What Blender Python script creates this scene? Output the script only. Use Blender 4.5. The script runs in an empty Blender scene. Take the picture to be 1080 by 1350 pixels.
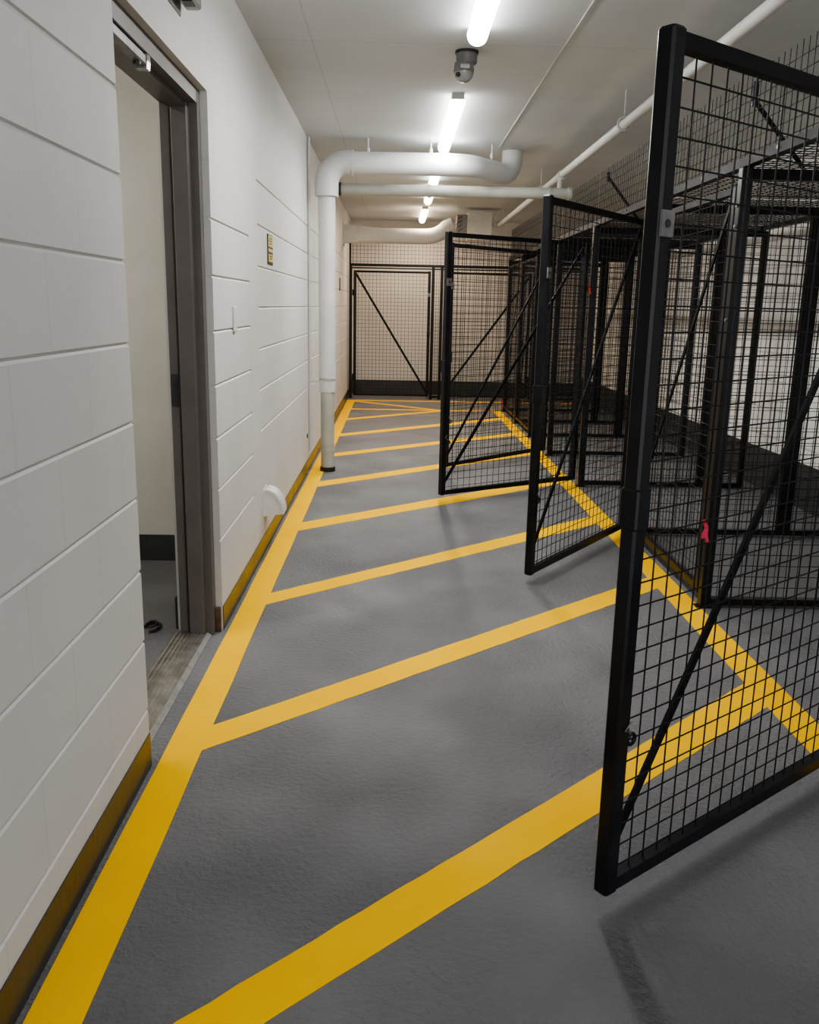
import bpy, math, random
from mathutils import Vector, Matrix
random.seed(7)
SC = bpy.context.scene
COL = SC.collection

# ------------------------------------------------------------------ helpers
class MB:
    """collects simple solids into one mesh"""
    def __init__(s): s.v = []; s.f = []; s.sm = []
    def add(s, vs, fs, smooth=False):
        b = len(s.v); s.v += [tuple(p) for p in vs]
        s.f += [tuple(i + b for i in f) for f in fs]; s.sm += [smooth] * len(fs)
        return s
    def box(s, x0, x1, y0, y1, z0, z1):
        vs = [(x, y, z) for z in (z0, z1) for y in (y0, y1) for x in (x0, x1)]
        return s.add(vs, [(0, 2, 3, 1), (4, 5, 7, 6), (0, 1, 5, 4), (2, 6, 7, 3), (0, 4, 6, 2), (1, 3, 7, 5)])
    def cbox(s, x0, x1, y0, y1, z0, z1, c=.003):
        """box with all long edges (along z) chamfered and the ends drawn in"""
        def ring(z, k):
            X0, X1, Y0, Y1 = x0 + k, x1 - k, y0 + k, y1 - k
            return [(X0 + c, Y0, z), (X1 - c, Y0, z), (X1, Y0 + c, z), (X1, Y1 - c, z), (X1 - c, Y1, z), (X0 + c, Y1, z), (X0, Y1 - c, z), (X0, Y0 + c, z)]
        vs = ring(z0, c * .7) + ring(z0 + c, 0) + ring(z1 - c, 0) + ring(z1, c * .7)
        fs = [tuple(range(7, -1, -1)), tuple(range(24, 32))]
        for r in range(3):
            for i in range(8):
                j = (i + 1) % 8
                fs.append((r * 8 + i, r * 8 + j, r * 8 + 8 + j, r * 8 + 8 + i))
        return s.add(vs, fs)
    def bar(s, p, q, w, h, up=(0, 0, 1)):
        p = Vector(p); q = Vector(q); d = (q - p).normalized(); u = Vector(up)
        if abs(d.dot(u)) > .99: u = Vector((1, 0, 0))
        a = d.cross(u).normalized(); b = a.cross(d).normalized()
        vs = []
        for o in (p, q):
            for i, j in ((-1, -1), (1, -1), (1, 1), (-1, 1)): vs.append(o + a * (i * w / 2) + b * (j * h / 2))
        return s.add(vs, [(3, 2, 1, 0), (4, 5, 6, 7), (0, 1, 5, 4), (1, 2, 6, 5), (2, 3, 7, 6), (3, 0, 4, 7)])
    def tube(s, pts, r, seg=12, caps=True, smooth=True):
        pts = [Vector(p) for p in pts]; n = len(pts)
        rs = r if isinstance(r, (list, tuple)) else [r] * n
        t0 = (pts[1] - pts[0]).normalized()
        a = t0.cross(Vector((0, 0, 1)))
        if a.length < 1e-3: a = t0.cross(Vector((0, 1, 0)))
        a.normalize(); vs = []
        for i in range(n):
            t = (pts[min(i + 1, n - 1)] - pts[max(i - 1, 0)])
            t = t.normalized() if t.length > 1e-9 else t0
            a = (a - t * a.dot(t)).normalized(); b = t.cross(a)
            for k in range(seg):
                g = 2 * math.pi * k / seg
                vs.append(pts[i] + (a * math.cos(g) + b * math.sin(g)) * rs[i])
        fs = []
        for i in range(n - 1):
            for k in range(seg):
                l = (k + 1) % seg
                fs.append((i * seg + k, i * seg + l, (i + 1) * seg + l, (i + 1) * seg + k))
        s.add(vs, fs, smooth)
        if caps:
            s.add(vs[:seg], [tuple(range(seg - 1, -1, -1))]); s.add(vs[-seg:], [tuple(range(seg))])
        return s
    def prism(s, poly, axis, a, b, smooth=False):
        """poly = 2-D outline; axis 'x','y','z' = extrusion axis"""
        def mk(p, t):
            return {'x': (t, p[0], p[1]), 'y': (p[0], t, p[1]), 'z': (p[0], p[1], t)}[axis]
        n = len(poly)
        vs = [mk(p, a) for p in poly] + [mk(p, b) for p in poly]
        s.add(vs, [tuple(range(n - 1, -1, -1)), tuple(range(n, 2 * n))])
        s.add(vs, [(i, (i + 1) % n, n + (i + 1) % n, n + i) for i in range(n)], smooth)
        return s
    def build(s, name, mat, parent=None, loc=None):
        me = bpy.data.meshes.new(name); me.from_pydata(s.v, [], s.f); me.update()
        import bmesh
        bm = bmesh.new(); bm.from_mesh(me); bmesh.ops.recalc_face_normals(bm, faces=bm.faces[:]); bm.to_mesh(me); bm.free()
        for p, k in zip(me.polygons, s.sm): p.use_smooth = k
        me.materials.append(mat)
        o = bpy.data.objects.new(name, me); COL.objects.link(o)
        if parent is not None: o.parent = parent
        if loc: o.location = loc
        return o

def tag(o, label, cat, group=None):
    o['label'] = label; o['category'] = cat
    if group: o['group'] = group
    return o
def thing(name, label, cat, loc=(0, 0, 0), rotz=0, group=None):
    o = bpy.data.objects.new(name, None); COL.objects.link(o)
    o.empty_display_size = .1; o.location = loc; o.rotation_euler = (0, 0, rotz)
    return tag(o, label, cat, group)
def struct(o):
    o['kind'] = 'structure'; return o
def arc(c, r, a0, a1, n, f):
    return [f(c, r, math.radians(a0 + (a1 - a0) * i / n)) for i in range(n + 1)]

# ------------------------------------------------------------------ materials
def mat(name, col, rough=.5, metal=0, spec=.5, emit=None, es=0):
    m = bpy.data.materials.new(name); m.use_nodes = True
    b = m.node_tree.nodes['Principled BSDF']
    b.inputs['Base Color'].default_value = (*col, 1); b.inputs['Roughness'].default_value = rough
    b.inputs['Metallic'].default_value = metal; b.inputs['Specular IOR Level'].default_value = spec
    if emit:
        b.inputs['Emission Color'].default_value = (*emit, 1); b.inputs['Emission Strength'].default_value = es
    return m
def nodes(m): return m.node_tree.nodes, m.node_tree.links, m.node_tree.nodes['Principled BSDF']
def noisy(m, c0, c1, scale, bump=0, bscale=None, detail=4, lo=.35, hi=.65, stretch=None, rough=None):
    N, L, b = nodes(m)
    geo = N.new('ShaderNodeNewGeometry'); src = geo.outputs['Position']
    if stretch:
        mp = N.new('ShaderNodeMapping'); mp.inputs['Scale'].default_value = stretch
        L.new(src, mp.inputs['Vector']); src = mp.outputs['Vector']
    n = N.new('ShaderNodeTexNoise'); n.inputs['Scale'].default_value = scale; n.inputs['Detail'].default_value = detail
    L.new(src, n.inputs['Vector'])
    r = N.new('ShaderNodeValToRGB'); r.color_ramp.elements[0].position = lo; r.color_ramp.elements[1].position = hi
    r.color_ramp.elements[0].color = (*c0, 1); r.color_ramp.elements[1].color = (*c1, 1)
    L.new(n.outputs['Fac'], r.inputs['Fac']); L.new(r.outputs['Color'], b.inputs['Base Color'])
    if bump:
        n2 = N.new('ShaderNodeTexNoise'); n2.inputs['Scale'].default_value = bscale or scale * 8; n2.inputs['Detail'].default_value = 5
        L.new(src, n2.inputs['Vector'])
        bp = N.new('ShaderNodeBump'); bp.inputs['Strength'].default_value = bump; bp.inputs['Distance'].default_value = .01
        L.new(n2.outputs['Fac'], bp.inputs['Height']); L.new(bp.outputs['Normal'], b.inputs['Normal'])
    if rough:
        mr = N.new('ShaderNodeMapRange'); mr.inputs['To Min'].default_value = rough[0]; mr.inputs['To Max'].default_value = rough[1]
        L.new(n.outputs['Fac'], mr.inputs['Value']); L.new(mr.outputs['Result'], b.inputs['Roughness'])
    return r.outputs['Color'], src

M = {}
M['wall'] = mat('painted_block', (.6, .6, .58), .6, spec=.3)
wc, wsrc = noisy(M['wall'], (.60, .60, .585), (.66, .66, .645), 1.5, .07, 90)
def joint_lines(m, colr, rows, width, dark):
    """faint vertical block joints on a wall lying in the YZ plane"""
    N, L, b = nodes(m)
    geo = N.new('ShaderNodeNewGeometry'); sp = N.new('ShaderNodeSeparateXYZ'); L.new(geo.outputs['Position'], sp.inputs[0])
    cb = N.new('ShaderNodeCombineXYZ'); L.new(sp.outputs['Y'], cb.inputs['X']); L.new(sp.outputs['Z'], cb.inputs['Y'])
    mp = N.new('ShaderNodeMapping'); mp.inputs['Location'].default_value = rows
    L.new(cb.outputs[0], mp.inputs['Vector'])
    br = N.new('ShaderNodeTexBrick'); br.inputs['Scale'].default_value = 1; br.inputs['Brick Width'].default_value = .4
    br.inputs['Row Height'].default_value = .2; br.inputs['Mortar Size'].default_value = width; br.inputs['Mortar Smooth'].default_value = .6
    L.new(mp.outputs[0], br.inputs['Vector'])
    mx = N.new('ShaderNodeMixRGB'); mx.blend_type = 'MULTIPLY'; mx.inputs['Color2'].default_value = (dark, dark, dark, 1)
    L.new(br.outputs['Fac'], mx.inputs['Fac']); L.new(colr, mx.inputs['Color1']); L.new(mx.outputs[0], b.inputs['Base Color'])
joint_lines(M['wall'], wc, (.05, .0245, 0), .004, .93)
M['wall_plain'] = mat('painted_wall', (.58, .57, .54), .6, spec=.3)
noisy(M['wall_plain'], (.64, .63, .61), (.7, .69, .67), 1.2, .06, 60)
M['wall_right'] = mat('painted_block_right', (.62, .61, .58), .6, spec=.3)
wc, _ = noisy(M['wall_right'], (.88, .88, .87), (.93, .93, .92), 1.2, .08, 60)
joint_lines(M['wall_right'], wc, (0, 0, 0), .01, .72)
M['cream'] = mat('cream_wall', (.60, .56, .46), .65, spec=.25)
noisy(M['cream'], (.60, .585, .54), (.66, .645, .60), 3, .06, 50)
M['dado'] = mat('dark_grey_dado_paint', (.05, .052, .055), .45)
noisy(M['dado'], (.045, .047, .05), (.06, .062, .066), 5, .1, 40)
M['base'] = mat('dark_wall_base', (.07, .06, .045), .3)
noisy(M['base'], (.032, .033, .036), (.046, .046, .05), 6, .12, 30, stretch=(1, 1, .5), rough=(.2, .4))
# floor: worn grey deck paint over rough concrete
M['floor'] = mat('grey_floor_paint', (.15, .15, .155), .5, spec=.22)
N, L, b = nodes(M['floor'])
fc, fsrc = noisy(M['floor'], (.172, .172, .179), (.212, .212, .219), 1.3, 0, detail=6)
n1 = N.new('ShaderNodeTexNoise'); n1.inputs['Scale'].default_value = 60; n1.inputs['Detail'].default_value = 8; n1.inputs['Roughness'].default_value = .6; L.new(fsrc, n1.inputs['Vector'])
n2 = N.new('ShaderNodeTexNoise'); n2.inputs['Scale'].default_value = 2.2; n2.inputs['Detail'].default_value = 3; L.new(fsrc, n2.inputs['Vector'])
mr = N.new('ShaderNodeMapRange'); mr.inputs['From Min'].default_value = .2; mr.inputs['From Max'].default_value = .6; L.new(n2.outputs['Fac'], mr.inputs['Value'])
mu = N.new('ShaderNodeMath'); mu.operation = 'MULTIPLY'; L.new(n1.outputs['Fac'], mu.inputs[0]); L.new(mr.outputs[0], mu.inputs[1])
ad = N.new('ShaderNodeMath'); ad.inputs[1].default_value = .0; L.new(mu.outputs[0], ad.inputs[0])
bp = N.new('ShaderNodeBump'); bp.inputs['Strength'].default_value = .9; bp.inputs['Distance'].default_value = .022; L.new(ad.outputs[0], bp.inputs['Height']); L.new(bp.outputs[0], b.inputs['Normal'])
mr2 = N.new('ShaderNodeMapRange'); mr2.inputs['To Min'].default_value = .52; mr2.inputs['To Max'].default_value = .64; L.new(n2.outputs['Fac'], mr2.inputs['Value']); L.new(mr2.outputs[0], b.inputs['Roughness'])
M['yellow'] = mat('yellow_line_paint', (.78, .43, .03), .7, spec=.06)
noisy(M['yellow'], (.95, .53, .010), (.99, .58, .014), 3, .06, 60)
M['ceil'] = mat('painted_concrete_ceiling', (.55, .54, .52), .7, spec=.2)
N, L, b = nodes(M['ceil'])
cc, csrc = noisy(M['ceil'], (.585, .62, .635), (.685, .72, .735), .9, .12, 14, detail=6)
sp = N.new('ShaderNodeSeparateXYZ'); L.new(csrc, sp.inputs[0])
def line(axis, at, w):
    s_ = N.new('ShaderNodeMath'); s_.operation = 'SUBTRACT'; s_.inputs[1].default_value = at; L.new(sp.outputs[axis], s_.inputs[0])
    a_ = N.new('ShaderNodeMath'); a_.operation = 'ABSOLUTE'; L.new(s_.outputs[0], a_.inputs[0])
    c_ = N.new('ShaderNodeMath'); c_.operation = 'LESS_THAN'; c_.inputs[1].default_value = w; L.new(a_.outputs[0], c_.inputs[0]); return c_.outputs[0]
prev = cc
for ax, at, w, colr, fac in (('X', -.41, .004, (.36, .36, .35), .3), ('Y', 4.45, .005, (.36, .36, .35), .25), ('Y', 5.45, .004, (.3, .3, .29), .2), ('Y', 7.9, .006, (.3, .3, .29), .3), ('Y', 2.4, .005, (.3, .3, .29), .2)):
    mx = N.new('ShaderNodeMixRGB'); mx.inputs['Color2'].default_value = (*colr, 1)
    k = N.new('ShaderNodeMath'); k.operation = 'MULTIPLY'; k.inputs[1].default_value = fac; L.new(line(ax, at, w), k.inputs[0])
    L.new(k.outputs[0], mx.inputs['Fac']); L.new(prev, mx.inputs['Color1']); prev = mx.outputs[0]
L.new(prev, b.inputs['Base Color'])
M['black'] = mat('black_gloss_paint', (.012, .012, .014), .32, spec=.32)
noisy(M['black'], (.006, .006, .0075), (.011, .0115, .014), 12, .04, 90, rough=(.26, .42))
M['rail'] = mat('black_satin_paint', (.012, .012, .013), .45, spec=.22)
noisy(M['rail'], (.006, .006, .007), (.011, .011, .013), 14, .04, 90, rough=(.45, .6))
M['wire'] = mat('black_wire', (.008, .008, .009), .34, spec=.28)
noisy(M['wire'], (.006, .006, .007), (.011, .011, .012), 30)
M['frame'] = mat('taupe_steel_paint', (.12, .11, .105), .42)
noisy(M['frame'], (.12, .11, .104), (.14, .128, .122), 9, .02, 80)
M['white_pipe'] = mat('white_pipe_jacket', (.62, .63, .63), .5)
noisy(M['white_pipe'], (.60, .61, .61), (.66, .67, .67), 4, .05, 40)
M['pale_pipe'] = mat('pale_painted_pipe', (.5, .52, .47), .5)
noisy(M['pale_pipe'], (.40, .41, .365), (.47, .48, .43), 6, .04, 40)
M['white_plastic'] = mat('white_vent_plastic', (.66, .66, .64), .45)
noisy(M['white_plastic'], (.62, .62, .6), (.69, .69, .67), 10, .03, 60)
M['grey_metal'] = mat('grey_steel', (.22, .22, .22), .4, .6)
noisy(M['grey_metal'], (.19, .19, .19), (.27, .27, .27), 30, .03, 100)
M['dark_metal'] = mat('dark_steel', (.05, .05, .05), .45, .4)
noisy(M['dark_metal'], (.04, .04, .04), (.065, .065, .065), 30)
M['galv'] = mat('bare_aluminium', (.55, .54, .5), .38, .7)
noisy(M['galv'], (.26, .25, .22), (.4, .38, .34), 18, .02, 70)
M['cam_grey'] = mat('grey_camera_plastic', (.17, .17, .17), .45)
noisy(M['cam_grey'], (.15, .15, .15), (.19, .19, .19), 25)
M['cam_light'] = mat('light_grey_camera_plastic', (.3, .3, .29), .2)
noisy(M['cam_light'], (.25, .25, .245), (.31, .31, .30), 25)
M['sign_yellow'] = mat('sign_yellow', (.62, .52, .12), .4); noisy(M['sign_yellow'], (.58, .5, .13), (.68, .6, .2), 40)
M['sign_black'] = mat('sign_black', (.02, .02, .015), .4); noisy(M['sign_black'], (.015, .015, .01), (.03, .03, .02), 40)
M['pink'] = mat('pink_ribbon', (.65, .035, .10), .5); noisy(M['pink'], (.6, .03, .09), (.75, .06, .14), 20)
M['orange'] = mat('orange_tag', (.6, .06, .02), .5); noisy(M['orange'], (.5, .05, .02), (.65, .09, .03), 20)
M['brown'] = mat('raw_wood_edge', (.09, .05, .03), .7); noisy(M['brown'], (.06, .03, .02), (.14, .085, .05), 25)
def lamp(name, col, s):
    m = mat(name, (.9, .9, .9), .4, emit=col, es=s); return m
M['lampA'] = lamp('lamp_diffuser_white', (1, .985, .96), 13)
M['lampB'] = lamp('lamp_diffuser_neutral', (1, .96, .9), 8)
M['lampC'] = lamp('lamp_diffuser_warm', (1, .80, .62), 7)
M['lampR'] = lamp('lamp_diffuser_room', (1, .95, .86), 34)

# ------------------------------------------------------------------ room shell
WX = -.674; H = 2.472
def grooved(mb, y0, y1, z0, z1, gs, x=WX, back=-.852):
    pts = [(back, z0), (x, z0)]
    for g in sorted(gs):
        if z0 + .02 < g < z1 - .02: pts += [(x, g - .008), (x - .006, g - .002), (x - .006, g + .003), (x, g + .005)]
    pts += [(x, z1), (back, z1)]
    mb.prism(pts, 'y', y0, y1)
gA = [.2 * k - .0245 for k in range(1, 13)]
gC = [.655, .86, 1.06, 1.26, 1.455, 1.65, 1.85]
wl = MB()
grooved(wl, -1.6, 2.26, 0, H, gA)
grooved(wl, 3.32, 4.15, 0, H, [g for g in gA if .3 < g < 1.7])
grooved(wl, 4.15, 4.40, 0, H, [])
grooved(wl, 4.40, 13.3, 0, H, gC)
grooved(wl, 2.26, 3.32, 2.0, H, [])
struct(wl.build('wall_left', M['wall']))
fl = struct(MB().box(-3.2, 2.9, -1.6, 13.3, -.1, 0).build('floor', M['floor']))
struct(MB().box(-3.2, 2.9, -1.6, 13.3, H, H + .15).build('ceiling', M['ceil']))
struct(MB().box(2.75, 2.9, -1.6, 13.3, 0, H).build('wall_right', M['wall_right']))
struct(MB().box(-.874, 2.75, 13.15, 13.3, 0, H).build('wall_back', M['wall_plain']))
bl = MB().box(WX, WX + .003, -1.6, 2.26, 0, .102).box(WX, WX + .003, 3.325, 13.15, 0, .1)
struct(bl.build('baseboard_left', M['base']))
struct(MB().box(2.744, 2.75, -1.6, 13.15, 0, .30).build('baseboard_right', M['dado']))
struct(MB().box(WX + .01, 2.74, 13.143, 13.15, 0, .2).build('baseboard_back', M['dado']))
# the side room seen through the doorway
struct(MB().box(-3.2, -.874, 4.29, 4.44, 0, H).build('wall_side_room_far', M['cream']))
struct(MB().box(-3.2, -3.05, .9, 4.29, 0, H).build('wall_side_room_left', M['cream']))
struct(MB().box(-3.2, -.874, .75, .9, 0, H).build('wall_side_room_near', M['cream']))
struct(MB().box(-.858, -.852, .9, 2.2, 0, H).box(-.858, -.852, 3.38, 4.29, 0, H).box(-.858, -.852, 2.2, 3.38, 2.06, H).build('trim_1', M['cream']))
struct(MB().box(-3.05, -.88, 4.284, 4.29, 0, .134).box(-.864, -.858, 3.33, 4.284, 0, .134).build('baseboard_side_room', M['dado']))
struct(MB().box(.76, .77, 1.0, 7.1, H - .004, H).build('trim_2', M['white_pipe']))

# painted floor lines, parts of the floor
def stripe(pl, pr, z, label):
    """pl / pr: matching polylines of the two edges of a painted line"""
    n = 40
    def lerp(a, b, t): return (a[0] + (b[0] - a[0]) * t, a[1] + (b[1] - a[1]) * t)
    A = [lerp(*pl, i / n) for i in range(n + 1)]; B = [lerp(*pr, i / n) for i in range(n + 1)]
    j = lambda p: (p[0] + random.uniform(-.0018, .0018), p[1] + random.uniform(-.0018, .0018), z)
    vs = [j(p) for p in A] + [j(p) for p in B]
    fs = [(i, i + 1, n + 2 + i, n + 1 + i) for i in range(n)]
    lowA = [(p[0], p[1], 0) for p in vs[:n + 1]]; lowB = [(p[0], p[1], 0) for p in vs[n + 1:]]
    mb = MB().add(vs, fs).add(vs[:n + 1] + lowA, [(i, i + 1, n + 2 + i, n + 1 + i) for i in range(n)]).add(vs[n + 1:] + lowB, [(i, i + 1, n + 2 + i, n + 1 + i) for i in range(n)])
    o = mb.build('painted_stripe', M['yellow'], fl); o['label'] = label; return o
stripe(((-.655, .5), (-.655, 12.15)), ((-.549, .5), (-.549, 12.15)), .0022, 'long yellow floor line along the left wall')
stripe(((1.26, 1.2), (1.245, 11.2)), ((1.378, 1.2), (1.345, 11.2)), .0022, 'long yellow floor line along the locker fronts')
DI = [(-.56, 1.185, 1.28, 2.892, -.56, 1.045, 1.28, 2.70),
      (-.56, 2.497, 1.28, 4.128, -.56, 2.340, 1.28, 3.957),
      (-.56, 3.780, 1.27, 5.400, -.56, 3.626, 1.27, 5.209),
      (-.56, 5.107, 1.27, 6.692, -.56, 4.910, 1.27, 6.460),
      (-.56, 6.37, 1.26, 7.975, -.56, 6.175, 1.26, 7.775),
      (-.56, 7.64, 1.26, 9.16, -.56, 7.46, 1.26, 8.97),
      (-.56, 8.86, 1.26, 10.42, -.56, 8.68, 1.26, 10.22),
      (-.56, 10.12, .62, 11.11, -.56, 9.95, .66, 11.03)]
for a in DI: stripe(((a[0], a[1]), (a[2], a[3])), ((a[4], a[5]), (a[6], a[7])), .0014, 'slanting yellow floor line of the walkway hatching')
stripe(((-.56, 11.12), (1.26, 11.12)), ((-.56, 11.02), (1.26, 11.02)), .0016, 'crosswise yellow floor line at the end of the hatching')
stripe(((-.56, 12.08), (.62, 11.10)), ((-.56, 11.96), (.56, 11.04)), .0012, 'yellow floor line slanting the other way by the back fence')
stripe(((-.56, 12.16), (2.7, 12.22)), ((-.56, 12.06), (2.7, 12.12)), .0018, 'crosswise yellow floor line in front of the back fence')

# doorway
d1 = struct(bpy.data.objects.new('door_1', None)); COL.objects.link(d1); d1.location = (-.76, 2.79, 0); d1.empty_display_size = .1
off = Vector((.76, -2.79, 0))
def dpart(name, mb, m):
    mb.v = [tuple(Vector(p) + off) for p in mb.v]; return mb.build(name, m, d1)
def jambpoly(y, s):
    P = [(-.70, y + .05 * s), (-.70, y), (-.729, y), (-.732, y - .014 * s), (-.736, y - .018 * s), (-.786, y - .018 * s), (-.790, y - .014 * s), (-.790, y), (-.83, y), (-.83, y + .05 * s)]
    return P
dpart('door_jamb', MB().prism(jambpoly(3.268, 1), 'z', 0, 1.95), M['frame'])
dpart('door_jamb', MB().prism(jambpoly(2.312, -1), 'z', 0, 1.95), M['frame'])
hp = [(-.70, 2.0), (-.70, 1.95), (-.737, 1.95), (-.737, 1.934), (-.793, 1.934), (-.793, 1.95), (-.83, 1.95), (-.83, 2.0)]
dpart('door_head', MB().prism(hp, 'y', 2.262, 3.318), M['frame'])
dpart('dark_gap_strip', MB().box(-.798, -.790, 3.258, 3.268, .012, 1.934), M['sign_black'])  # black strip added to deepen the dark gap line beside the stop
dpart('strike_plate', MB().box(-.829, -.799, 3.2655, 3.268, .90, 1.02).box(-.815, -.806, 3.262, 3.2655, .92, .945).box(-.815, -.806, 3.262, 3.2655, .965, .995), M['dark_metal'])
th = MB().prism([(-.862, 0), (-.850, .010), (-.726, .012), (-.712, 0)], 'y', 2.30, 3.262)
for k in range(7): th.box(-.842 + k * .016, -.836 + k * .016, 2.31, 3.25, .011, .0155)
dpart('threshold', th, M['galv'])
dpart('threshold_nosing', MB().prism([(-.726, .0115), (-.724, .015), (-.708, .003), (-.708, 0)], 'y', 2.30, 3.262), M['cam_light'])
dpart('wood_shim', MB().box(-.698, -.680, 3.300, 3.32, 0, .10), M['brown'])
# closer arm fixed under the door head
t = thing('door_closer', 'grey door closer arm under the head of the open doorway', 'door closer', (-.7185, 2.45, 1.931))
MB().cbox(-.014, .014, -.12, .21, -.014, .016, .005).build('arm', M['grey_metal'], t)
a = MB(); a.prism([(-.017, -.02), (.014, -.02), (.017, .0), (.017, .018), (-.017, .018)], 'y', .205, .24)
a.build('shoe', M['cam_light'], t)
MB().tube([(0, .16, -.022), (0, .16, .0)], .011, 12).build('pivot', M['dark_metal'], t)
tag(MB().tube([(-.96 + .03 * math.cos(g), 3.33 + .05 * math.sin(g), .008) for g in [i * math.pi / 8 for i in range(-4, 9)]], .006, 8).tube([(-.96 + .02 * math.cos(g), 3.33 + .035 * math.sin(g), .02) for g in [i * math.pi / 8 for i in range(-4, 9)]], .005, 8).build('cable_loop', M['dark_metal']), 'small black loop of cable on the floor inside the doorway', 'cable')

# ------------------------------------------------------------------ things on the left wall
t = thing('warning_sign', 'small yellow and black sign on the left wall', 'sign', (WX, 4.82, 1.556))
MB().cbox(0, .005, -.092, .092, -.076, .076, .002).build('plate', M['sign_black'], t)
for z0, z1 in ((.014, .070), (-.012, .004), (-.062, -.024)): MB().box(.005, .0062, -.078, .084, z0, z1).build('panel', M['sign_yellow'], t)
for z, w in ((.056, .10), (.044, .12), (.030, .08), (-.034, .11), (-.046, .07)): MB().box(.0062, .0066, -w / 2, w / 2, z - .003, z + .003).build('text_line', M['sign_black'], t)
tag(MB().cbox(0, .004, -.1, .1, -.072, .072, .002).build('dark_notice_plate', M['sign_black'], None, (WX - .001, 10.7, 1.517)), 'small dark plate far down the left wall behind the white pipe', 'plate')
t = thing('vent_hood', 'white scoop shaped vent hood low on the left wall', 'vent', (WX, 4.49, .20))
R_ = .122
prof = [(0, 0)] + [(.012 + .086 * math.sin(g), .012 + R_ * math.cos(g)) for g in [i * math.pi / 2 / 12 for i in range(13)]][::-1] + [(0, .136)]
MB().prism(prof, 'y', -.045, .075).build('hood', M['white_plastic'], t)
rim = MB()
prof2 = [(.012 + .093 * math.sin(g), .012 + (R_ + .007) * math.cos(g)) for g in [i * math.pi / 2 / 12 for i in range(13)]]
prof3 = [(.012 + .081 * math.sin(g), .012 + (R_ - .006) * math.cos(g)) for g in [i * math.pi / 2 / 12 for i in range(13)]]
rim.prism(prof2 + prof3[::-1], 'y', -.049, .079); rim.box(0, .006, -.052, .082, 0, .143)
rim.build('rim', M['white_plastic'], t)
tag(MB().cbox(0, .012, -.024, .024, -.052, .052, .004).build('conduit_cover', M['white_plastic'], None, (WX - .001, 3.722, 1.214)), 'short white painted cover strip on the left wall past the doorway', 'cover')
t = thing('exit_fixture', 'small grey metal box on a bracket high above the doorway', 'wall fixture', (WX - .001, 2.90, 2.15))
MB().box(0, .004, -.16, .05, -.022, .12).build('back_plate', M['frame'], t)
MB().cbox(.012, .062, -.15, .08, .004, .10, .006).box(.0, .012, -.1, .03, .02, .08).build('housing', M['cam_light'], t)
MB().box(.022, .052, -.02, .035, .001, .0042).build('slot', M['dark_metal'], t)
MB().box(.022, .05, -.10, -.05, .001, .0042).build('slot', M['dark_metal'], t)
t = thing('thin_conduit', 'thin white conduit running down the wall behind the white pipe', 'conduit', (WX + .012, 6.86, 0))
MB().tube([(0, 0, .16), (0, 0, H)], .010, 8).build('tube', M['white_pipe'], t)
MB().tube([(0, 0, .70), (.04, -.005, .70), (.072, -.012, .70)], .007, 8).build('clamp_rod', M['white_pipe'], t)
tag(MB().tube([(0, 0, 0), (.006, 0, 0)], .018, 14).build('round_outlet', M['dark_metal'], None, (WX, 6.72, .29)), 'small dark round outlet low on the left wall beside the pipe', 'outlet')

# ------------------------------------------------------------------ pipes and ducts
Y0 = 6.85; PX = -.53; ZP = 2.300
t = thing('drain_pipe', 'fat white pipe rising from the floor and crossing under the ceiling', 'pipe', (PX, Y0, 0))
MB().tube([(.007, -.03, .02), (.006, -.028, .64)], .052, 20).build('lower_pipe', M['pale_pipe'], t)
MB().tube([(.006, -.02, .62), (0, 0, 2.08)], .064, 24).build('riser', M['white_pipe'], t)
MB().tube([(.007, -.03, .002), (.007, -.03, .035)], .06, 20).build('foot_gasket', M['sign_black'], t)
for z in (.165, .215, .63, .72): 
    MB().tube([(.006, -.027 if z < .66 else -.02, z - .008), (.006, -.027 if z < .66 else -.02, z + .008)], .0565 if z < .66 else .067, 20).build('band', M['pale_pipe'], t)
el = [(0, 0, 2.06), (0, 0, 2.15)] + [(.155 - .155 * math.cos(g), 0, 2.15 + .155 * math.sin(g)) for g in [i * math.pi / 2 / 8 for i in range(1, 9)]] + [(.19, 0, ZP)]
MB().tube(el, .088, 28).build('elbow', M['white_pipe'], t)
path = [(.19, 0, ZP), (.9, 0, ZP)] + [(.9 + .3 * math.sin(g), .3 - .3 * math.cos(g), ZP) for g in [math.radians(x) for x in (8, 16, 24, 32, 40)]] + [(1.33, .37 - .05, ZP - .01)]
p0 = Vector(path[-1]); dd = Vector((.77, .64, 0)).normalized()
path += [p0 + dd * (.11 * math.sin(g)) + Vector((0, 0, .11 - .11 * math.cos(g))) for g in [i * math.pi / 2 / 6 for i in range(1, 7)]]
path += [Vector((path[-1][0], path[-1][1], H - .003))]
MB().tube(path, .080, 28).build('jacket', M['white_pipe'], t)
MB().tube([(.185, 0, ZP), (.2, 0, ZP)], .0905, 28).build('seam', M['white_pipe'], t)
names = ['leftmost', 'middle', 'rightmost']
for k, (x, y) in enumerate(((-.225, Y0), (.235, Y0), (.70, 6.99))):
    t = thing('pipe_hanger', names[k] + ' of the three white hanger rods above the fat white pipe', 'hanger', (x, y, H), 0, 'hanger rods above the white pipe')
    MB().tube([(0, 0, -.105), (0, 0, 0)], .006, 8).build('rod', M['white_pipe'], t)
    MB().tube([(0, 0, -.095), (0, 0, -.065)], .013, 8).build('nut', M['white_pipe'], t)
t = thing('cross_pipe', 'pale straight pipe crossing the corridor behind the fat white pipe', 'pipe', (-.46, 7.1, 2.146))
MB().tube([(0, 0, 0), (1.80, .0, 0)], .043, 20).build('tube', M['pale_pipe'], t)
for x in (.012, .70, 1.62, 1.78): MB().tube([(x - .012, 0, 0), (x + .012, 0, 0)], .05, 20).build('coupling', M['pale_pipe'] if x > .1 else M['dark_metal'], t)
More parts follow.
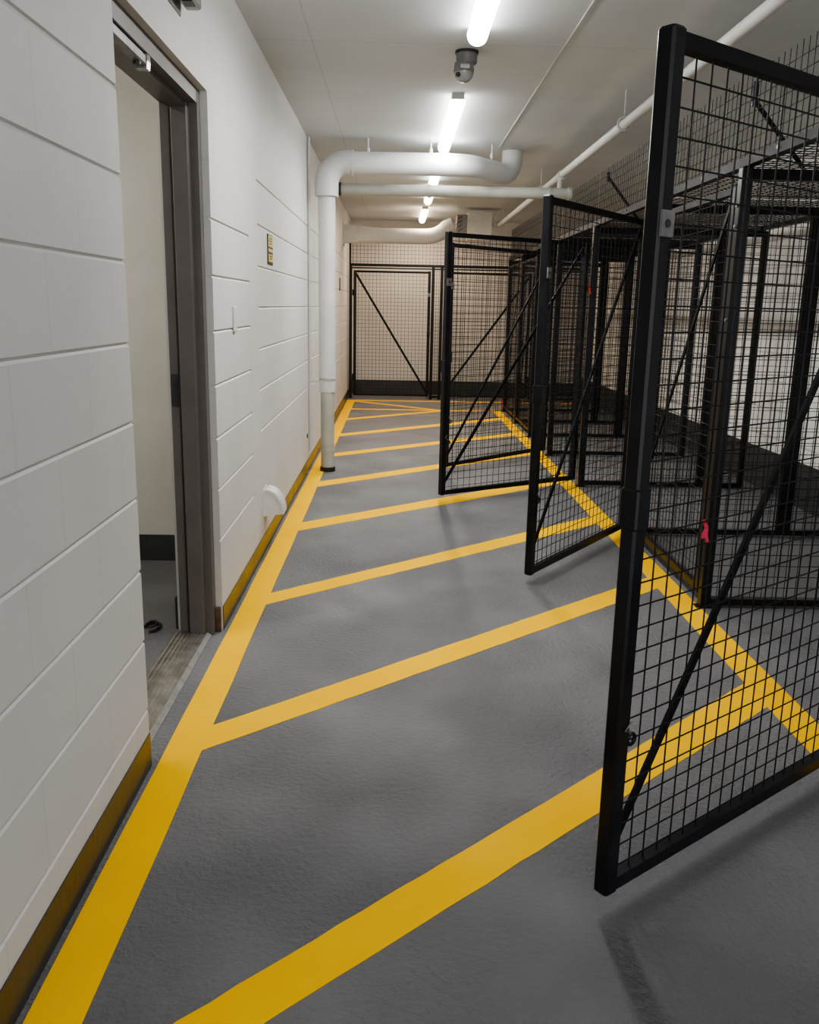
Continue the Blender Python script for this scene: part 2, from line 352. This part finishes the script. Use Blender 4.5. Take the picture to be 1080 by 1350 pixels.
MB().tube([(1.705, 0, .03), (1.705, 0, .112)], .022, 12).build('branch', M['pale_pipe'], t)
SX = 1.254
t = thing('sprinkler_pipe', 'long thin white pipe running along the ceiling above the locker fronts', 'pipe', (SX, 2.2, 2.295))
MB().tube([(0, -2.2, .006), (0, 9.2, -.02)], .027, 16).build('tube', M['white_pipe'], t)
for y in (4.9, 5.75, 6.1): MB().tube([(0, y - .03, -.012), (0, y + .03, -.012)], .036, 16).build('coupling', M['white_pipe'], t)
for k, (y, lb) in enumerate(((5.22, 'nearer'), (8.1, 'farther'))):
    t = thing('pipe_hanger', lb + ' white hanger loop holding the long thin ceiling pipe', 'hanger', (SX, y, H), 0, 'hangers on the thin ceiling pipe')
    zc = 2.288 - H
    MB().tube([(0, 0, zc + .05), (0, 0, 0)], .005, 8).build('rod', M['white_pipe'], t)
    MB().tube([(.036 * math.sin(g), 0, zc + .036 * math.cos(g) + .006) for g in [i * 2 * math.pi / 16 for i in range(17)]], .005, 8, caps=False).build('loop', M['white_pipe'], t)
# far duct on the left wall with its fan box
t = thing('ventilation_duct', 'white round duct crossing below the far ceiling from the left wall', 'duct', (WX, 11.4, 2.14))
MB().box(0, .012, -.13, .13, -.13, .13).build('wall_flange', M['white_plastic'], t)
MB().box(.012, .19, -.10, .10, -.102, .104).build('collar', M['white_plastic'], t)
tr = MB(); n = 32; vs = []
for xx, sq in ((.19, 1), (.43, 0)):
    for i in range(n):
        g = 2 * math.pi * (i + .5) / n; c, s_ = math.cos(g), math.sin(g)
        if sq: k = .104 / max(abs(c), abs(s_)); vs.append((xx, c * k, s_ * k))
        else: vs.append((xx, c * .094, s_ * .094 - .012))
tr.add(vs, [(i, (i + 1) % n, n + (i + 1) % n, n + i) for i in range(n)])
tr.build('transition', M['white_plastic'], t)
MB().tube([(.42, 0, -.012), (1.02, 0, -.012)] + [(1.02 + .30 * math.sin(g), -.0, -.012 + .22 - .22 * math.cos(g)) for g in [math.radians(x) for x in (15, 30, 45, 60)]] + [(1.36, 0, .13)], .093, 28).build('round_duct', M['white_pipe'], t)
MB().tube([(.422, 0, -.012), (.44, 0, -.012)], .1, 28).build('seam', M['white_pipe'], t)
t = thing('fan_box', 'white metal fan box hung beside the far duct', 'fan box', (.86, 11.4, 2.26))
MB().cbox(.0, .30, -.15, .15, -.17, .16, .006).build('casing', M['white_plastic'], t)
MB().box(-.13, -.002, -.12, .12, -.10, .13).build('inlet', M['cam_light'], t)
st = MB()
for k in range(4): st.prism([(-.115, -.08 + k * .05), (-.065, -.05 + k * .05), (-.065, -.028 + k * .05), (-.115, -.058 + k * .05)], 'y', -.122, -.12)
st.build('striped_label', M['frame'], t)
MB().tube([(.32, -.1, -.02), (.32, -.1, .09), (.42, -.1, .20)], .008, 8).tube([(.44, -.1, .2), (.44, -.1, 0)], .006, 8).build('bracket', M['white_pipe'], t)

# ------------------------------------------------------------------ ceiling lights
def light(y0, y1, mm, label, watts, colr, x=.335):
    t = thing('ceiling_light', label, 'ceiling light', (x, y0, H), 0, 'strip lights on the corridor ceiling')
    Ln = y1 - y0
    MB().box(-.036, .036, 0, Ln, -.032, 0).build('housing', M['white_plastic'], t)
    cap = MB(); seg = 14; vs = []
    ys = [(.012, .0), (.016, .55), (.026, .83), (.045, 1), (Ln - .045, 1), (Ln - .026, .83), (Ln - .016, .55), (Ln - .012, .0)]
    for yy, k in ys:
        for i in range(seg + 1):
            g = math.pi * i / seg
            vs.append((-.045 * math.cos(g) * (k * .6 + .4), yy, -.03 - .05 * math.sin(g) ** .8 * max(k, .02)))
    fs = [(r * (seg + 1) + i, r * (seg + 1) + i + 1, (r + 1) * (seg + 1) + i + 1, (r + 1) * (seg + 1) + i) for r in range(len(ys) - 1) for i in range(seg)]
    cap.add(vs, fs, True).build('diffuser', mm, t)
    la = bpy.data.lights.new('strip_lamp', 'AREA'); la.shape = 'RECTANGLE'; la.size = .08; la.size_y = Ln - .06; la.energy = watts * Ln; la.color = colr; la.spread = math.radians(175)
    lo = bpy.data.objects.new('lamp', la); COL.objects.link(lo); lo.parent = t; lo.location = (0, Ln / 2, -.084)
light(2.95, 4.22, M['lampA'], 'nearest strip light on the corridor ceiling, cut by the photo top', 15.5, (1, .985, .96))
light(5.40, 6.98, M['lampA'], 'strip light between the ceiling camera and the fat white pipe', 16, (1, .98, .95))
light(7.75, 8.99, M['lampB'], 'strip light just past the fat white pipe, mostly hidden by it', 17, (1, .95, .88))
light(9.20, 10.40, M['lampC'], 'small looking strip light seen just under the pale crossing pipe', 14, (1, .80, .60))
light(11.25, 12.65, M['lampC'], 'farthest strip light, above the round duct', 15, (1, .77, .55))
t = thing('ceiling_light', 'strip light on the side room ceiling', 'ceiling light', (-1.9, 2.2, H))
MB().box(-.06, .06, 0, 1.2, -.03, 0).build('housing', M['cam_light'], t)
MB().box(-.055, .055, .01, 1.19, -.06, -.03).build('diffuser', M['lampR'], t)
# security camera
t = thing('security_camera', 'grey turret security camera under the corridor ceiling', 'camera', (.318, 4.56, H))
MB().tube([(0, 0, -.012), (0, 0, 0)], .056, 28).build('base_ring', M['dark_metal'], t)
MB().tube([(0, 0, -.056), (0, 0, -.049), (0, 0, -.012)], [.046, .05, .051], 28).build('mount', M['cam_grey'], t)
pc = MB(); pc.tube([(-.012, -.012, -.098 - .044 * math.cos(g)) for g in [i * math.pi / 12 for i in range(13)]], [max(.0005, .046 * math.sin(g)) for g in [i * math.pi / 12 for i in range(13)]], 24)
pc.build('ball', M['cam_light'], t)
MB().tube([(-.012, -.012, -.096), (-.012, -.012, -.056)], [.049, .046], 24).build('shroud', M['cam_grey'], t)
MB().cbox(-.034, .012, -.066, -.056, -.090, -.070, .002).build('window', M['cam_light'], t)
MB().tube([(-.038, -.043, -.112), (-.044, -.050, -.115)], .011, 14).build('lens', M['sign_black'], t)

# ------------------------------------------------------------------ mesh gates and lockers
def rod(mb, p, q, r):
    return mb.tube([p, q], r * 1.08, 6, caps=False)
def wires(mb, us, zs, u0, u1, z0, z1, th=.0033, y=0, ax='x'):
    h = th / 2
    for u in us: rod(mb, (u, y, z0), (u, y, z1), h)
    for z in zs: rod(mb, (u0, y + h * 1.6, z), (u1, y + h * 1.6, z), h)
    return mb
def frange(a, b, s):
    r = []
    while a < b: r.append(a); a += s
    return r
def gate(label, hinge, free, zb=.05, zt=1.757, side=-1, group='mesh gates', th=.0032, bw=.021, clip=True):
    """local x runs from the hinge stile to the free stile"""
    hx, hy = hinge; fx, fy = free
    Ln = math.hypot(fx - hx, fy - hy); rz = math.atan2(fy - hy, fx - hx)
    t = thing('mesh_gate', label, 'gate', (hx, hy, 0), rz, group)
    s = .038
    MB().cbox(0, s, -s / 2, s / 2, zb, zt, .004).build('hinge_stile', M['black'], t)
    MB().cbox(Ln - s, Ln, -s / 2, s / 2, zb - .002, zt + .006, .005).build('free_stile', M['black'], t)
    MB().box(s, Ln - s, -.0135, .0135, zt - .027, zt).build('top_rail', M['rail'], t)
    MB().box(s, Ln - s, -.0135, .0135, zb, zb + .03).build('bottom_rail', M['black'], t)
    us = [u for u in [Ln - .096 - .05 * k for k in range(40)] if u > s + .01]; zs = frange(zb + .05, zt - .03, .0496)
    wires(MB(), us, zs, s - .004, Ln - s + .004, zb + .02, zt - .015, th).build('wire_mesh', M['wire'], t)
    MB().bar((Ln - .030, side * .014, zb + .06), (s * .6, side * .014, zt - .03), bw, .008, up=(0, 1, 0)).build('brace', M['rail'], t)
    lk = MB(); lk.cbox(Ln - .040, Ln + .0025, -.0225, .0225, .862, .945, .004)
    lk.build('lock_box', M['black'], t)
    pl = MB(); f = -side
    y0, y1 = sorted((f * .0195, f * .0245)); pl.box(Ln - .036, Ln + .0, y0, y1, 1.412, 1.458)
    pl.build('strike_plate', M['grey_metal'], t)
    y0, y1 = sorted((f * .0245, f * .0262)); MB().prism([(Ln - .017 + .008 * math.cos(i * math.pi / 3), 1.435 + .008 * math.sin(i * math.pi / 3)) for i in range(6)], 'y', y0, y1).build('bolt', M['dark_metal'], t)
    if clip:
        c = MB(); c.tube([(Ln - s - .013 + .012 * math.cos(g), -side * .012, .405 + .012 * math.sin(g)) for g in [i * math.pi / 6 for i in range(13)]], .0045, 8, caps=False)
        c.build('latch_ring', M['black'], t)
        MB().tube([(Ln - s - .006, -side * .014, .418), (Ln - s + .002, -side * .022, .430), (Ln - s + .024, -side * .023, .438), (Ln - s + .004, -side * .023, .452)], .0022, 6).build('latch_wire', M['grey_metal'], t)
    for z in (.3, 1.45): MB().tube([(-.008, 0, z - .04), (-.008, 0, z + .04)], .009, 10).build('hinge', M['black'], t)
    return t
FX = 1.39
PY = [2.35, 3.69, 4.95, 6.37, 7.75, 8.87, 9.98, 11.10]
gate('nearest mesh gate, swung open into the corridor, cut by the right photo edge', (1.345, 2.325), (.458, 1.653), .05, 1.757, -1, th=.0033)
gate('second open mesh gate from the front, in the middle of the three free posts', (1.340, 4.935), (.640, 3.965), .05, 1.754, -1)
gate('third open mesh gate from the front, standing left of the other open gates', (1.338, 6.37), (.308, 5.745), .05, 1.738, -1)
gate('fourth open mesh gate, half hidden right behind the third one', (1.338, 7.73), (.392, 6.80), .05, 1.745, -1)
NM = ['second', 'third', 'fourth', 'fifth', 'sixth', 'seventh', 'eighth']
gate('closed mesh gate of the bay behind the nearest open gate', (FX, 3.735), (FX, 4.915), .05, 1.782, 1)
gate('closed mesh gate second from the far end of the locker row', (FX, 8.915), (FX, 9.945), .05, 1.782, 1, clip=False)
gate('closed mesh gate at the far end of the locker row', (FX, 10.025), (FX, 11.065), .05, 1.782, 1, clip=False)

PL = ['post hinging the nearest open gate at the right photo edge', 'black locker post with the pink ribbon, right of the nearest open gate post', 'black locker post hinging the second open gate', 'black locker post with the red tag, hinging the third open gate', 'black locker post hinging the fourth open gate', 'black locker post between the fourth open gate and the far closed gates', 'black locker post between the two far closed gates', 'farthest black locker post where the yellow line turns']
for y, lb in zip(PY, PL):
    t = thing('locker_post', lb, 'post', (FX, y, 0), 0, 'front posts of the locker row')
    MB().cbox(-.0225, .0225, -.0225, .0225, .004, 1.846, .003).build('tube', M['black'], t)
    MB().box(-.04, .04, -.03, .03, 0, .004).build('foot_plate', M['black'], t)
    for z in (1.25, 1.62, 1.70): MB().tube([(-.0225, -.004, z), (-.030, -.004, z)], .008, 6).build('bolt', M['grey_metal'], t)
t = thing('header_rail', 'long black rail along the top of the locker fronts', 'rail', (FX, 2.2, 1.846))
MB().box(-.02, .02, .0, 8.93, 0, .036).build('rail', M['rail'], t)
for y in (1.15, 1.95, 2.45, 3.3): MB().tube([(-.02, y, .02), (-.026, y, .02)], .007, 6).build('bolt', M['grey_metal'], t)
BW = ['between the nearest open gate and the ribbon post', 'behind the closed near gate', 'behind the second open gate', 'behind the third open gate', 'behind the fourth open gate', 'third from the far end', 'second from the far end']
for i in range(7):
    y0, y1 = PY[i], PY[i + 1]; Ln = y1 - y0
    w = 'over the bay ' + ('that the nearest gate belongs to' if i == 0 else 'with the closed near gate' if i == 1 else 'of the second open gate' if i == 2 else 'of the third open gate' if i == 3 else 'of the fourth open gate' if i == 4 else 'second from the far end' if i == 5 else 'at the far end')
    t = thing('upper_mesh_panel', 'upright wire mesh strip ' + w, 'mesh panel', (FX, y0, 1.882), 0, 'upright mesh strips above the lockers')
    mb = MB(); us = [.03 + .05 * k for k in range(int((Ln - .03) / .05) + 1)]
    for u in us:
        z1 = .318 + random.uniform(-.004, .004); rod(mb, (0, u, .001), (0, u, z1), .0018)
    for z in frange(.02, .31, .05): rod(mb, (.0028, .004, z), (.0028, Ln - .004, z), .0017)
    mb.build('wires', M['wire'], t)
    t = thing('roof_mesh_panel', 'flat wire mesh roof ' + w, 'mesh roof', (FX, y0, 1.875), 0, 'mesh roofs of the lockers')
    mb = MB()
    for u in frange(.04, Ln - .02, .05): rod(mb, (.022, u, .002), (1.2, u, .002), .0019)
    for u in frange(.04, 1.2, .05): rod(mb, (u, .02, .006), (u, Ln - .02, .006), .0018)
    mb.build('wires', M['wire'], t)
    MB().box(1.16, 1.2, .02, Ln - .02, -.03, 0).build('back_rail', M['black'], t)
t = thing('mesh_strut', 'nearer black diagonal strut propping the upright mesh strip', 'strut', (FX, 3.73, 1.88), 0, 'struts behind the upright mesh')
MB().bar((.018, 0, .225), (.32, .17, 0), .018, .006, up=(0, 1, 0)).build('strap', M['black'], t)
MB().bar((.017, -.005, .20), (.017, -.005, .29), .02, .02).build('clip', M['black'], t)
t = thing('mesh_strut', 'farther black diagonal strut propping the upright mesh strip', 'strut', (FX, 6.2, 1.88), 0, 'struts behind the upright mesh')
MB().bar((.018, 0, .27), (.30, .17, 0), .018, .006, up=(0, 1, 0)).build('strap', M['black'], t)
MB().bar((.017, -.005, .24), (.017, -.005, .30), .02, .02).build('clip', M['black'], t)

def partition(label, y, x0, x1, group, first=True):
    t = thing('partition_panel', label, 'mesh panel', (x0, y, 0), 0, group); Ln = x1 - x0; s = .038
    if first: MB().cbox(0, s, -.019, .019, .012, 1.84, .003).build('stile', M['black'], t)
    else: s = .0
    k = .038
    MB().cbox(Ln - k, Ln, -.019, .019, .012, 1.84, .003).build('stile', M['black'], t)
    MB().box(s, Ln - k, -.019, .019, .012, .042).build('bottom_rail', M['black'], t)
    MB().box(s, Ln - k, -.019, .019, 1.80, 1.84).build('top_rail', M['rail'], t)
    wires(MB(), frange(s + .03, Ln - k, .05), frange(.09, 1.79, .05), s, Ln - k + .004, .03, 1.81, .0029).build('wire_mesh', M['wire'], t)
    return t
pw = ['beside the nearest open gate', 'behind the ribbon post', 'behind the post of the second open gate', 'behind the red tag post', 'behind the post of the fourth open gate', 'third from the far end of the row', 'second from the far end of the row', 'at the far end of the row']
for y, w in zip(PY, pw):
    partition('wide black mesh side panel running back into the lockers, ' + w, y, FX + .0235, 2.285, 'wide side panels of the lockers', False)
    partition('narrow black mesh side panel against the back of the lockers, ' + w, y, 2.287, 2.60, 'narrow side panels of the lockers')

def ribbon(name, loc, mm, label, sc=1):
    t = thing(name, label, 'ribbon', loc)
    mb = MB()
    for k, (dx, dy, ln) in enumerate(((-.012, -.004, .055), (.008, -.010, .075))):
        pts = [(dx * i / 4 * sc + .003 * math.sin(i * 1.7 + k), dy * i / 4, -ln * sc * i / 4) for i in range(5)]
        for a, b2 in zip(pts, pts[1:]): mb.bar(a, b2, .014 * sc, .0015, up=(0, 1, 0))
    mb.bar((-.004, -.003, 0), (-.016, -.006, .03 * sc), .013 * sc, .0015, up=(0, 1, 0))
    mb.build('tails', mm, t)
    MB().cbox(-.007, .007, -.007, .004, -.007, .007, .002).build('knot', mm, t)
ribbon('ribbon', (FX - .03, 3.668, .375), M['pink'], 'pink ribbon tied low on a black locker post', 1)
ribbon('ribbon', (FX - .03, 6.348, 1.44), M['orange'], 'red tag tied high on a black locker post behind the second gate', .7)
ribbon('ribbon', (FX - .03, 11.08, .13), M['orange'], 'red tag tied near the foot of the farthest locker post', .9)

# ------------------------------------------------------------------ back fence
BY = 12.42
def fpost(x, label, z1=1.80):
    t = thing('fence_post', label, 'post', (x, BY, 0), 0, 'posts of the back fence')
    MB().cbox(-.02, .02, -.02, .02, .004, z1, .003).build('tube', M['black'], t)
    MB().box(-.035, .035, -.03, .03, 0, .004).build('foot_plate', M['black'], t)
fpost(-.632, 'leftmost post of the back fence, beside the left wall')
fpost(.500, 'back fence post right of the left back gate')
fpost(.620, 'back fence post left of the right back gate')
fpost(1.90, 'back fence post behind the locker row')
fpost(2.70, 'rightmost post of the back fence, at the right wall')
t = thing('fence_header', 'double black rail along the top of the back fence', 'rail', (-.652, BY, 1.80))
MB().box(0, 3.37, -.02, .02, 0, .036).build('upper_rail', M['black'], t)
MB().box(.04, 3.33, -.012, .012, -.03, -.012).build('lower_rail', M['black'], t)
gate('closed gate on the left of the back fence', (-.592, BY), (.468, BY), .04, 1.745, 1, 'gates in the back fence', .0036, bw=.030, clip=False)
gate('closed gate on the right of the back fence, seen through the third open gate', (1.858, BY), (.652, BY), .04, 1.745, 1, 'gates in the back fence', .0036, bw=.030, clip=False)
t = thing('mesh_screen', 'very narrow mesh panel between the two back gates', 'mesh panel', (.522, BY, 0))
MB().box(0, .076, -.012, .012, .02, .05).build('bottom_rail', M['black'], t)
wires(MB(), [.026, .06], frange(.1, 1.78, .05), 0, .076, .03, 1.77, .0042).build('wire_mesh', M['wire'], t)
t = thing('mesh_screen', 'mesh panel of the back fence behind the locker row', 'mesh panel', (1.922, BY, 0))
MB().box(0, .756, -.012, .012, .02, .05).build('bottom_rail', M['black'], t)
wires(MB(), frange(.03, .75, .05), frange(.1, 1.78, .05), 0, .756, .03, 1.77, .0042).build('wire_mesh', M['wire'], t)
t = thing('fence_top_mesh', 'wire mesh strip filling the gap above the back fence rail', 'mesh panel', (-.652, BY, 1.836))
wires(MB(), frange(.05, 3.36, .05), frange(.03, .36, .05), 0, 3.37, 0, .38, .004).build('wires', M['wire'], t)
MB().box(0, .024, -.012, .012, 0, .38).build('end_post', M['black'], t)

# ------------------------------------------------------------------ light, world, camera
w = bpy.data.worlds.new('world'); SC.world = w; w.use_nodes = True
w.node_tree.nodes['Background'].inputs['Color'].default_value = (.96, .97, 1, 1)
w.node_tree.nodes['Background'].inputs['Strength'].default_value = 1.65
cam = bpy.data.cameras.new('camera'); co = bpy.data.objects.new('camera', cam); COL.objects.link(co)
F, PPY, YAW, PIT, ROL, CH = 1154.417132, 668.790790, 0.019015, 0.225815, 0.019732, 1.280934
cy, sy, cp, sp_, cr, sr = math.cos(YAW), math.sin(YAW), math.cos(PIT), math.sin(PIT), math.cos(ROL), math.sin(ROL)
Rm = Matrix(((cr, -sr, 0), (sr, cr, 0), (0, 0, 1))) @ Matrix(((1, 0, 0), (0, cp, -sp_), (0, sp_, cp))) @ Matrix(((cy, 0, -sy), (0, 1, 0), (sy, 0, cy))) @ Matrix(((1, 0, 0), (0, 0, -1), (0, 1, 0)))
rx, dn, fw = Rm[0], Rm[1], Rm[2]
m4 = Matrix(((rx[0], -dn[0], -fw[0], 0), (rx[1], -dn[1], -fw[1], 0), (rx[2], -dn[2], -fw[2], CH), (0, 0, 0, 1)))
co.matrix_world = m4
cam.sensor_fit = 'AUTO'; cam.sensor_width = 36; cam.lens = F / 1350 * 36
cam.shift_y = (PPY - 675) / 1350; cam.clip_start = .02
SC.camera = co
SC.view_settings.view_transform = 'AgX'
SC.view_settings.look = 'AgX - Medium High Contrast'
SC.view_settings.exposure = .45
